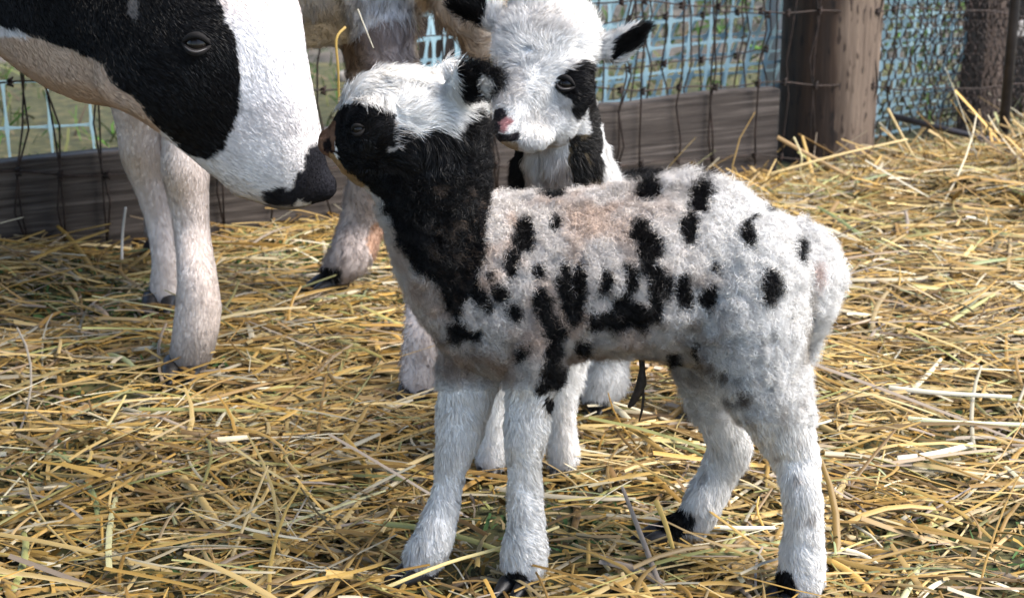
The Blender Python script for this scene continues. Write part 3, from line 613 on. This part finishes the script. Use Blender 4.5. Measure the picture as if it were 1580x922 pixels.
def lamb_col(p, n):
    u, v = proj(p); du, dv = warp(p, 3.6, 80); dv = dv + 3.0; uu, vv = u + du, v + dv; rag = 0.32 * vn(p, 190, 33) + 0.13 * rng.normal(size=len(p))
    c = np.tile(WHITE, (len(p), 1))
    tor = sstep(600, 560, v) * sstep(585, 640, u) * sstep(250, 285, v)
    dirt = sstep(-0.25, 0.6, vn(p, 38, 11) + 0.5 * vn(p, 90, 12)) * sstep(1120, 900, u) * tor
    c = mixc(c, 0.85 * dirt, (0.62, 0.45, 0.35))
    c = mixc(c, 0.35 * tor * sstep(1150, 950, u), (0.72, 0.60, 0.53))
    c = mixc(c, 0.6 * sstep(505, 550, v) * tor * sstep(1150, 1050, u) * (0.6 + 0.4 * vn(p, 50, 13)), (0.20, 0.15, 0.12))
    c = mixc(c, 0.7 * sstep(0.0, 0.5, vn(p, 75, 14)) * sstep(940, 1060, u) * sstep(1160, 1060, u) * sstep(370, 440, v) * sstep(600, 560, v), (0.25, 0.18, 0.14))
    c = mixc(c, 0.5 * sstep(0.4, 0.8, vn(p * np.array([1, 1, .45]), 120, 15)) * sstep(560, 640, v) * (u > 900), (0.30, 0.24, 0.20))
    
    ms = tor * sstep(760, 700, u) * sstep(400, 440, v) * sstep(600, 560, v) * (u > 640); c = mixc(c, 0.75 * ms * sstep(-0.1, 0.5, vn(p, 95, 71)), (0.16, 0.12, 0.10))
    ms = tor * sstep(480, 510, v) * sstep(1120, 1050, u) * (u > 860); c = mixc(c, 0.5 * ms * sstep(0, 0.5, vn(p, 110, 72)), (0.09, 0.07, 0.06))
    for su, sv, ru, rv in SPOTS:
        d = ((uu - su) / ru) ** 2 + ((vv - sv) / rv) ** 2; c = mixc(c, sstep(1.3, 1.0, d + rag), BLACK)
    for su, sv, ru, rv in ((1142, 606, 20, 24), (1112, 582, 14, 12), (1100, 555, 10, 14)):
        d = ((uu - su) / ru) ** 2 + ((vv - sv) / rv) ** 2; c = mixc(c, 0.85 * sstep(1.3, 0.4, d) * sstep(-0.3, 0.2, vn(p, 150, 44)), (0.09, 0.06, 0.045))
    k = inpoly(uu, vv, NECK) & (v < 490); c[k] = BLACK * (1 + 1.5 * (vn(p[k], 70, 17)[:, None] > 0.45))
    spk = k & (v > 285) & (u > 660) & (vn(p, 200, 18) > 0.45); c[spk] = (0.10, 0.075, 0.06)
    # throat and chest front, warm-toned wool
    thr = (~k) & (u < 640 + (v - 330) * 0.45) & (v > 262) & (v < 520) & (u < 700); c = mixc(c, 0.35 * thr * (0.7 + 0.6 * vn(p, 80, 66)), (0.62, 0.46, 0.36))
    # muzzle
    mz = (uu < 516) | ((uu < 560) & (vv > 252 + (uu - 524) * 0.9) & (v < 330)); mz &= (v > 160) & (v < 330) & (u < 600)
    c[mz] = (0.20, 0.11, 0.07); jaw = mz & (v > 236) & (u > 508); c[jaw] = (0.55, 0.38, 0.20)
    no = ((uu - 505) / 7) ** 2 + ((vv - 226) / 11) ** 2 < 1; c[no] = (0.015, 0.010, 0.010); mo = (np.abs(vv - (236 + (uu - 505) * 0.25)) < 2.5) & (uu < 520) & (uu > 500); c[mo] = (0.02, 0.01, 0.01)
    for x1, y1, x2, y2 in ((612, 186, 613, 232), (613, 232, 596, 238)):
        tt = np.clip(((uu - x1) * (x2 - x1) + (vv - y1) * (y2 - y1)) / ((x2 - x1) ** 2 + (y2 - y1) ** 2), 0, 1); k = np.hypot(uu - x1 - tt * (x2 - x1), vv - y1 - tt * (y2 - y1)) < 2.4; k &= p[:, 1] < 1.47; c = mixc(c, 0.8 * k, (0.62, 0.56, 0.52))
    # ears
    e = (u > 706) & (v < 146 + (u - 706) * 0.35) & (u < 790) & (v < 165); c[e] = BLACK
    inn = e & (((uu - 745) / 8) ** 2 + ((vv - 127) / 12) ** 2 < 1); c[inn] = (0.93, 0.92, 0.92)
    fe = (v < 118) & (u > 694) & (u < 726) & (p[:, 1] > 1.50); c[fe] = BLACK
    # feet
    ft = (v > 872) & (u < 650) & (u > 600); c = mixc(c, 0.6 * ft, (0.20, 0.17, 0.15))
    bf = ((uu - 1022) / 52) ** 2 + ((vv - 806) / 27) ** 2 < 1; bf &= (v > 770); c[bf] = BLACK
    bh = (uu < 1226) & (vv > 882) & (u > 1150); c[bh] = BLACK
    bn = (((uu - 792) / 24) ** 2 + ((vv - 905) / 26) ** 2 < 1); c[bn] = BLACK
    # bare pink under the tail
    pk = ((uu - 1256) / 9) ** 2 + ((vv - 430) / 28) ** 2; c = mixc(c, 0.6 * sstep(1.3, 0.3, pk) * (p[:, 1] < 1.50), (0.50, 0.27, 0.21))
    crease_shade = ((uu - 1240 - (500 - vv) * 0.08) / 8) ** 2 + ((vv - 505) / 62) ** 2; c = mixc(c, 0.7 * sstep(1.4, 0.6, crease_shade), (0.22, 0.17, 0.12))  # shadow in the crease between thigh and tail, painted into the coat colour
    return c
def lamb_len(p, n):
    u, v = proj(p); L = np.full(len(p), 0.0095)
    L = np.where((v > 590) & (u < 900), 0.0062, L); L = np.where((v > 640) & (u > 900), 0.0072, L)
    hd = (v < 310) & (u < 765); L = np.where(hd, 0.008, L)
    top = hd & (v < 215) & (u < 745) & (u > 520) & ((v < 160) | (u > 600)); L = np.where(top, 0.0135, L)
    L = np.where(hd & (u > 712) & (v < 160), 0.009, L)
    L = np.where(hd & (u < 612) & (v > 160), 0.0035, L); L = np.where(hd & (u < 524), 0.0018, L)
    L = np.where((u > 1215) & (v < 580) & (v > 330), 0.012, L)
    L = np.where((v < 300) & (u > 900), 0.014, L)
    L = np.where((v > 872) & (u < 900), 0.004, L)
    return L
def lamb_dir(p, n):
    u, v = proj(p); g = np.tile(np.array([0.35, 0.0, -0.9]), (len(p), 1)) + vn3(p, 30, 8) * 0.5
    hd = ((v < 260) & (u < 765))[:, None]; g = np.where(hd, np.array([0.8, 0.0, -0.25]) + vn3(p, 55, 9) * 1.1, g); return g
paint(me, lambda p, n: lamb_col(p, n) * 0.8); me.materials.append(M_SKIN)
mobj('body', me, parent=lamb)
def isleg(p):
    u, v = proj(p); return ((v > 600) & (u < 900)) | ((v > 650) & (u > 900)) | ((v < 270) & (u < 720))
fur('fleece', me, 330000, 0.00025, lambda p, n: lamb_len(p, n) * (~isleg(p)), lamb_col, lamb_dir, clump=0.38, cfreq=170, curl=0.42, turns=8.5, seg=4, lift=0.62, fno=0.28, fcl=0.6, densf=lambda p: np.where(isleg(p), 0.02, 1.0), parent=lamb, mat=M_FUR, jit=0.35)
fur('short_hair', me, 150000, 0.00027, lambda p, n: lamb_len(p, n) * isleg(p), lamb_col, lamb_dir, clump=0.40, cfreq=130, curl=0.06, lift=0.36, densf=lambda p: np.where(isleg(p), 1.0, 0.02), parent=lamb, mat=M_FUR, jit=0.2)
eye(lamb, BV, 552, 200, 0.0058, rim=False, sink=0.6, ang=0.3)
fw = (-1, -0.1)
q = G(797, 897); hoof(lamb, (q[0], yn - 0.010, 0.002), (-0.5, -0.8), 0.030)
q = G(640, 884); hoof(lamb, (q[0], yf - 0.004, 0.002), (-0.9, -0.5), 0.030)
q = G(1212, 905); hoof(lamb, (q[0] - 0.004, yh, 0.0), (-0.9, -0.5), 0.030)
q = G(1012, 826); hoof(lamb, (q[0], yr, 0.0), (-1, -0.15), 0.028)
# dried umbilical cord under the belly
mb = MB(); cu = [(990, 548), (991, 570), (990, 590), (984, 606), (975, 622), (970, 628)]
mb.wire([P(u, v, 1.485) for u, v in cu], [0.003, 0.0028, 0.005, 0.0042, 0.003, 0.0015], 8)
mb.wire([P(u, v, 1.485) for u, v in ((990, 585), (993, 612), (990, 635), (986, 650))], [0.002, 0.0014, 0.0012, 0.0006], 6)
mb.build('umbilical_cord', mat_noise('dried_cord', [(0.008, 0.006, 0.005), (0.035, 0.025, 0.018)], (300, 300, 300), rough=0.7), parent=lamb)

# ------------------------------------------------------------------ the second lamb behind it
lamb2 = empty('lamb', P(880, 560, 1.82) * np.array([1, 1, 0]), label='fluffy white-faced lamb with black eye patch standing behind the spotted lamb', cat='lamb')
mb = MB()
limb(mb, [(784, 203, 1.595, 24, .9), (788, 192, 1.602, 32, .9), (800, 165, 1.615, 44, .9), (818, 130, 1.63, 58, .85), (834, 95, 1.645, 71, .8), (842, 65, 1.66, 78, .8), (843, 36, 1.67, 72, .8), (842, 18, 1.675, 58, .8)])
mb.ell(P(846, 178, 1.635), np.array([0.031, 0.033, 0.030])); mb.ell(P(878, 130, 1.632), np.array([0.024, 0.03, 0.032])); mb.ell(P(812, 210, 1.605), np.array([0.026, 0.022, 0.014]))
ear(mb, P(918, 78, 1.66), P(952, 72, 1.655), P(1000, 38, 1.65), .013, .018, .011, side=(0.1, 1, -0.25))
ear(mb, P(775, 45, 1.68), P(738, 14, 1.69), P(690, 8, 1.70), .013, .016, .011)
limb(mb, [(850, 130, 1.68, 60), (862, 210, 1.70, 66), (870, 290, 1.73, 78), (890, 370, 1.78, 90), (940, 372, 1.86, 94), (1005, 358, 1.93, 93), (1055, 370, 1.99, 78)])
y2 = Yg(727); y2b = Yg(629)
limb(mb, [(880, 430, 1.75, 45), (876, 520, 1.74, 36), (868, 590, 1.735, 26), (866, 650, 1.73, 20), (868, 690, y2, 23), (870, 712, y2, 22)])
limb(mb, [(800, 420, 1.75, 42), (775, 520, 1.74, 34), (764, 600, 1.735, 25), (762, 650, 1.73, 20), (760, 690, y2, 23), (756, 712, y2, 22)])
limb(mb, [(960, 430, 1.90, 55), (945, 490, 1.92, 40), (938, 545, 1.93, 30), (934, 580, y2b, 30), (926, 606, y2b, 29)])
y2c = Yg(655)
limb(mb, [(1050, 430, 1.93, 55), (1080, 500, 1.93, 36), (1104, 560, 1.92, 28), (1108, 600, y2c, 26), (1108, 632, y2c, 26)])
me = fuse(mb, 0.004, 8); BV = bvh_of(me)
PATCH2 = [(853, 132), (866, 112), (886, 96), (902, 92), (914, 100), (917, 112), (914, 122), (919, 140), (914, 160), (898, 178), (886, 184), (878, 170), (880, 155), (868, 145), (857, 138)]
def l2_col(p, n):
    u, v = proj(p); du, dv = warp(p, 2.5, 70); uu, vv = u + du, v + dv; c = np.tile(np.array([0.94, 0.93, 0.92]), (len(p), 1)); front = p[:, 1] < 1.70
    c = mixc(c, 0.28 * sstep(-.1, .6, vn(p, 35, 4)), (0.62, 0.52, 0.45))
    k = inpoly(uu, vv, PATCH2) & front; c[k] = BLACK * 1.6
    # muzzle: dark nostrils and mouth round a pink nose
    k = (((uu - 772) / 10) ** 2 + ((vv - 176) / 10) ** 2 < 1) | (((uu - 768) / 9) ** 2 + ((vv - 192) / 14) ** 2 < 1) | ((np.abs(vv - (214 - ((uu - 782) / 24) ** 2 * 7)) < 6) & (np.abs(uu - 780) < 24)); c[k & front] = (0.035, 0.030, 0.035)
    k = ((uu - 781) / 12) ** 2 + ((vv - 189) / 7) ** 2 < 1; k |= ((uu - 779) / 5) ** 2 + ((vv - 198) / 9) ** 2 < 1; c[k & front] = (0.62, 0.33, 0.33)
    k = (v > 218) & (v < 240) & (u < 800) & front; c[k] = (0.62, 0.50, 0.36)
    # ears
    d = (uu - 938) * 0.53 + (vv - 72) * 0.85; k = (u > 938) & (np.abs((vv - 72) + (uu - 955) * 0.55) < 15 - (uu > 985) * 0) & (uu > 940); k |= (uu > 985); c[k & (v < 110) & (u < 1020)] = BLACK
    k = (u < 750) & (v < 70) & (uu > 700) | (u < 735) & (v < 60); c[k] = BLACK
    # neck: black on the left, dirty white in the middle, speckled dark on the right
    nk = (v > 205) & (p[:, 1] > 1.62) & (v < 900); k = nk & (uu < 812) & (v > 225) & (v < 480); c[k] = BLACK
    k = nk & (uu > 878 + (v - 250) * 0.05) & (uu < 924) & (v > 165) & (v < 480); c[k] = np.where((vn(p[k], 160, 6) > 0.2)[:, None], np.array([0.16, 0.12, 0.07]), np.array([0.02, 0.018, 0.016]))
    k = (v > 160) & (v < 250) & (uu > 905) & (uu < 925) & (p[:, 1] > 1.66); c[k] = (0.03, 0.027, 0.025)
    k = nk & (uu > 812) & (uu < 878) & (v < 480); c[k] = mixc(c[k], 0.6 * sstep(-.2, .5, vn(p[k], 60, 61)), (0.42, 0.30, 0.20))
    k = (v > 230) & (v < 480) & (uu > 952); c[k] = BLACK * 1.3
    k = (v > 612) & (u > 900) & (u < 980); c[k] = mixc(c[k], 0.8 * (vv[k] > 618), (0.02, 0.02, 0.02)); return c
def l2_len(p, n):
    u, v = proj(p); L = np.full(len(p), 0.012); hd = v < 240
    L = np.where(hd & (v < 105), 0.0115, L); L = np.where(hd & (v >= 105), 0.0055, L); L = np.where(hd & (v > 150) & (u < 850), 0.0045, L); L = np.where(hd & (v > 165) & (u < 805), 0.0022, L)
    L = np.where((u > 930) & hd, 0.010, L); L = np.where(v > 600, 0.0075, L); return L
def l2_dir(p, n):
    u, v = proj(p); g = np.tile(np.array([0.1, 0, -1.0]), (len(p), 1)) + vn3(p, 30, 8) * 0.5
    hd = (v < 235)[:, None]; g = np.where(hd, np.stack([(u - 800) / 90, 0 * u, (110 - v) / 90 + 0.25], 1) + vn3(p, 60, 9) * 1.0, g)
    return np.where(((u > 925) & (v < 120))[:, None], np.array([0.8, -0.1, 0.35]), g)
paint(me, lambda p, n: l2_col(p, n) * 0.85); me.materials.append(M_SKIN); mobj('body', me, parent=lamb2)
fur('fleece', me, 300000, 0.00023, l2_len, l2_col, l2_dir, clump=0.34, cfreq=140, curl=0.10, lift=0.48, parent=lamb2, mat=M_FUR, jit=0.3, densf=lambda p: np.where(p[:, 2] > 0.30, 2.6, 0.8))
eye(lamb2, BV, 872, 129, 0.0088, ang=-0.25, sink=0.52)
eye(lamb2, BV, 768, 118, 0.0085, ang=0.25, sink=0.5)
for q, y_ in ((G(868, 722), y2), (G(756, 722), y2), (G(922, 624), y2b), (G(1106, 650), y2c)): hoof(lamb2, (q[0], y_ - 0.004, 0), (-0.35, -1), 0.024)

# ------------------------------------------------------------------ the ewe whose head comes in from the left
ewe = empty('ewe', (-0.62, 2.2, 0), label='large ewe with black eye patch and white blaze nosing the spotted lamb from the left', cat='ewe')
mb = MB()
E_ = [((508, 262), (492, 314), 1.615, .018), ((502, 228), (450, 326), 1.615, .033), ((496, 185), (398, 314), 1.61, .042), ((485, 125), (338, 282), 1.605, .047), ((474, 62), (280, 236), 1.605, .056), ((464, 5), (225, 196), 1.61, .068), ((430, -60), (168, 168), 1.63, .074),
      ((340, -150), (110, 158), 1.68, .070), ((230, -230), (40, 122), 1.75, .072), ((110, -270), (-30, 62), 1.84, .08)]
loft(mb, [(*pull(a, b, 3), y, hw) for a, b, y, hw in E_])
mb.ell(P(215, 120, 1.60), np.array([0.045, 0.03, 0.035])); mb.ell(P(443, 296, 1.615), np.array([0.026, 0.026, 0.015])); mb.ell(P(396, 284, 1.61), np.array([0.03, 0.03, 0.015])); mb.ell(P(310, 75, 1.565), np.array([0.03, 0.022, 0.026]))
c9 = P(40, -100, 1.84)
tube3(mb, [[*c9, .085, .075], [-0.56, 2.0, 0.66, .11, .10], [-0.60, 2.15, 0.60, .15, .13], [-0.72, 2.25, 0.585, .17, .16], [-0.95, 2.32, 0.59, .185, .185], [-1.15, 2.38, 0.60, .17, .17], [-1.27, 2.42, 0.62, .11, .12]])
ya, yb = Yg(574), Yg(470)
limb(mb, [(262, 60, 2.14, 60), (272, 130, 2.12, 50), (283, 200, 2.10, 35), (286, 262, 2.09, 38), (290, 300, 2.09, 33), (297, 360, 2.085, 28), (304, 425, ya, 31), (306, 475, ya, 36), (300, 520, ya, 35), (293, 550, ya, 33)])
limb(mb, [(190, 40, 2.30, 55), (200, 110, 2.32, 45), (211, 190, 2.34, 33), (216, 240, 2.35, 31), (230, 285, 2.35, 25), (245, 340, 2.355, 21), (253, 400, yb, 20), (255, 440, yb, 24), (255, 458, yb, 24)])
for (hx, hy) in ((-1.08, 2.26), (-1.14, 2.52)):
    tube3(mb, [[hx, hy, 0.58, .11, .09], [hx + .02, hy, 0.40, .06, .05], [hx - .05, hy, 0.26, .032, .03], [hx - .03, hy, 0.14, .024, .024], [hx, hy, 0.04, .030, .030]], side=(0, 1, 0))
ear(mb, P(235, -75, 1.57), P(190, -100, 1.53), P(110, -70, 1.50), .02, .03, .02, thick=.005)
ear(mb, P(400, -110, 1.70), P(430, -150, 1.76), P(470, -150, 1.82), .02, .03, .02, thick=.005)
me = fuse(mb, 0.006, 8); BV = bvh_of(me)
EB = [(-700, 40), (0, 42), (60, 62), (110, 80), (160, 102), (172, 128), (200, 150), (250, 200), (296, 240), (322, 248), (346, 232), (368, 180), (372, 135), (364, 60), (345, 10), (320, -30), (250, -90), (100, -220), (-100, -260), (-700, -260)]
def ewe_col(p, n):
    u, v = proj(p); du, dv = warp(p, 3, 45); uu, vv = u + du, v + dv; c = np.tile(np.array([0.88, 0.86, 0.87]), (len(p), 1)); head = (p[:, 1] < 1.82) & (v < 345)
    thr = head & (u < 250) & (v > 60); c = mixc(c, 0.8 * thr, (0.60, 0.40, 0.25)); c = mixc(c, head * 0.8 * sstep(262, 320, v - (u - 330) * 0.35) * (u < 470), (0.55, 0.40, 0.28))
    c = mixc(c, head * 0.35 * sstep(60, -10, v) * (u > 340), (0.75, 0.50, 0.38)); c = mixc(c, head * 0.3 * sstep(0, .6, vn(p, 30, 3)) * (v > 120), (0.5, 0.46, 0.46))
    k = inpoly(uu, vv, EB) & head; c[k] = BLACK * 0.9
    k = head & (((uu - 205) / 7) ** 2 + ((vv - 10) / 22) ** 2 < 1); c = mixc(c, 0.35 * k, (0.5, 0.45, 0.42))
    k = (((uu - 492) / 22) ** 2 + ((vv - 262) / 44) ** 2 < 1) | (((uu - 436) / 28) ** 2 + ((vv - 304) / 15) ** 2 < 1) | (((uu - 475) / 22) ** 2 + ((vv - 288) / 24) ** 2 < 1); k |= (uu > 484) & (vv > 226) & (vv < 320); c[k & head] = (0.020, 0.020, 0.025)
    k = head & (vv > 316) & (uu > 410); c[k] = (0.30, 0.27, 0.25)
    lg = (~head) & (p[:, 2] < 0.42); c = np.where(lg[:, None], np.array([0.82, 0.73, 0.68]), c)
    nz = 0.75 + 0.35 * vn(p, 55, 5); near = p[:, 1] < 2.22; kn = lg * near * np.exp(-((vv - 290) / 30) ** 2) * sstep(335, 250, u) * nz; c = mixc(c, 0.6 * kn, (0.46, 0.30, 0.14)); kn = lg * (~near) * np.exp(-((vv - 262) / 26) ** 2) * nz; c = mixc(c, 0.65 * kn, (0.46, 0.31, 0.15))
    c = mixc(c, 0.7 * lg * sstep(490, 560, v), (0.22, 0.19, 0.17)); wl = (~head) & (p[:, 2] >= 0.42); c = np.where(wl[:, None], np.array([0.50, 0.44, 0.38]), c); return c
def ewe_len(p, n):
    u, v = proj(p); head = (p[:, 1] < 1.82) & (v < 345); return np.where(head, 0.0042, np.where(p[:, 2] > 0.42, 0.022, 0.006)) * np.where(head & (u > 440) & (v > 215), 0.45, 1)
def ewe_dir(p, n):
    head = (p[:, 1] < 1.82)[:, None]; return np.where(head, np.array([-0.65, 0.1, 0.75]), np.array([0.05, 0, -1.0])) + vn3(p, 25, 8) * 0.35
paint(me, lambda p, n: ewe_col(p, n) * 0.9); me.materials.append(M_SKIN); mobj('body', me, parent=ewe)
fur('short_hair', me, 460000, 0.00022, ewe_len, ewe_col, ewe_dir, clump=0.08, cfreq=60, lift=0.22, fno=0.10, parent=ewe, mat=M_FUR, jit=0.10, densf=lambda p: np.where(p[:, 1] < 1.9, 5.0, np.where((p[:, 2] < 0.42) & (p[:, 0] > -0.7), 3.5, 0.4)))
eye(ewe, BV, 303, 68, 0.0115, ang=-0.1, sink=0.58)
for q, y_ in ((G(288, 566), ya), (G(252, 466), yb)): hoof(ewe, (q[0], y_ - 0.01, 0), (0.1, -1), 0.045)
for (hx, hy) in ((-1.08, 2.26), (-1.14, 2.52)): hoof(ewe, (hx + .01, hy, 0), (1, 0), 0.045)

# ------------------------------------------------------------------ the grey woolly ewe behind
ewe2 = empty('ewe', (-0.3, 2.35, 0), label='grey-brown woolly ewe standing behind, its belly and front legs seen above the lambs', cat='ewe')
mb = MB()
tube3(mb, [[-0.06, 2.10, 0.61, .10, .10], [-0.10, 2.14, 0.60, .135, .13], [-0.17, 2.22, 0.59, .160, .15], [-0.30, 2.36, 0.555, .185, .18], [-0.45, 2.58, 0.59, .18, .18], [-0.52, 2.68, 0.60, .12, .12]])
tube3(mb, [[-0.10, 2.12, 0.66, .10, .10], [-0.04, 2.06, 0.78, .075, .08], [0.02, 2.00, 0.93, .06, .065], [0.06, 1.96, 1.02, .055, .06]])
tube3(mb, [[0.02, 2.00, 1.03, .05, .05], [0.09, 1.93, 1.02, .055, .05], [0.16, 1.86, 0.97, .04, .035], [0.20, 1.82, 0.93, .028, .026]])
ear(mb, (0.00, 1.93, 1.07), (-0.04, 1.88, 1.08), (-0.08, 1.83, 1.06), .02, .03, .02, thick=.005); ear(mb, (0.06, 2.05, 1.07), (0.09, 2.10, 1.08), (0.12, 2.15, 1.07), .02, .03, .02, thick=.005)
mb.ell(P(715, -15, 2.06), np.array([0.042, 0.04, 0.055])); mb.ell(P(742, 30, 2.07), np.array([0.030, 0.03, 0.055]))
yc, yd = Yg(606), Yg(446)
limb(mb, [(588, -10, 2.14, 62), (594, 50, 2.12, 50), (604, 120, 2.10, 42), (620, 220, 2.07, 36), (640, 330, 2.04, 30), (652, 430, 2.01, 27), (656, 500, yc, 32), (655, 550, yc, 36), (650, 585, yc, 34)])
limb(mb, [(555, -10, 2.30, 48), (562, 60, 2.32, 36), (572, 150, 2.36, 34), (580, 230, 2.40, 36), (572, 300, 2.43, 38), (558, 350, 2.44, 36), (540, 395, yd, 34), (518, 420, yd, 26)])
for (hx, hy) in ((-0.50, 2.50), (-0.56, 2.60)):
    tube3(mb, [[hx, hy, 0.52, .08, .07], [hx, hy, 0.40, .05, .045], [hx, hy, 0.26, .026, .026], [hx, hy, 0.14, .022, .022], [hx, hy, 0.04, .028, .028]], side=(0, 1, 0))
me = fuse(mb, 0.007, 6)
def e2_col(p, n):
    u, v = proj(p); du, dv = warp(p, 4, 30); uu, vv = u + du, v + dv; c = np.tile(np.array([0.84, 0.83, 0.84]), (len(p), 1))
    c = mixc(c, sstep(-.2, .6, vn(p, 60, 3) + .4 * vn(p, 140, 4)), (0.44, 0.42, 0.40)); c = mixc(c, 0.8 * sstep(0, .5, vn(p, 22, 5)), (0.74, 0.73, 0.74))
    lg = (p[:, 2] < 0.45) & (v > 74 - np.clip(u - 520, 0, 80) * 0.6); c = np.where(lg[:, None], np.array([0.34, 0.28, 0.26]), c); k = lg & (v < 110); c = mixc(c, 0.7 * k * sstep(600, 545, u), (0.14, 0.095, 0.065))
    k = (u > 640) & (v < 110) & (p[:, 2] > 0.36) & (u < 900); c = mixc(c, 0.85 * k, (0.55, 0.44, 0.34)); k = (((uu - 735) / 34) ** 2 + ((vv - 5) / 24) ** 2 < 1); c[k] = (0.025, 0.02, 0.02)
    k = (u > 600) & (v > 400); c = mixc(c, 0.8 * k, (0.70, 0.62, 0.60)); k = (v > 270) & (u < 620) & (v < 420); c = mixc(c, 0.6 * k, (0.48, 0.42, 0.40)); k &= (((uu - 590) / 22) ** 2 + ((vv - 370) / 32) ** 2 < 1); c = mixc(c, 0.6 * k, (0.45, 0.22, 0.10))
    k = (uu < 524 + (430 - v) * 0.3) & (v > 412) & (u < 600); c[k] = BLACK; return c
paint(me, e2_col); me.materials.append(M_SKIN); mobj('body', me, parent=ewe2)
fur('fleece', me, 110000, 0.0005, lambda p, n: np.where((p[:, 2] > 0.43), 0.016, 0.009), e2_col, lambda p, n: np.tile(np.array([0.1, 0, -1.0]), (len(p), 1)) + vn3(p, 40, 2), clump=0.5, cfreq=90, curl=0.15, lift=0.4, parent=ewe2, mat=M_FUR, densf=lambda p: np.where(p[:, 2] < 0.7, 1.0, 0.4))
for q, y_, f_ in ((G(648, 598), yc, (-0.3, -1)), (G(508, 438), yd, (-1, -0.6))): hoof(ewe2, (q[0], y_, 0), f_, 0.042)
for (hx, hy) in ((-0.50, 2.50), (-0.56, 2.60)): hoof(ewe2, (hx, hy, 0), (0.7, -0.7), 0.042)
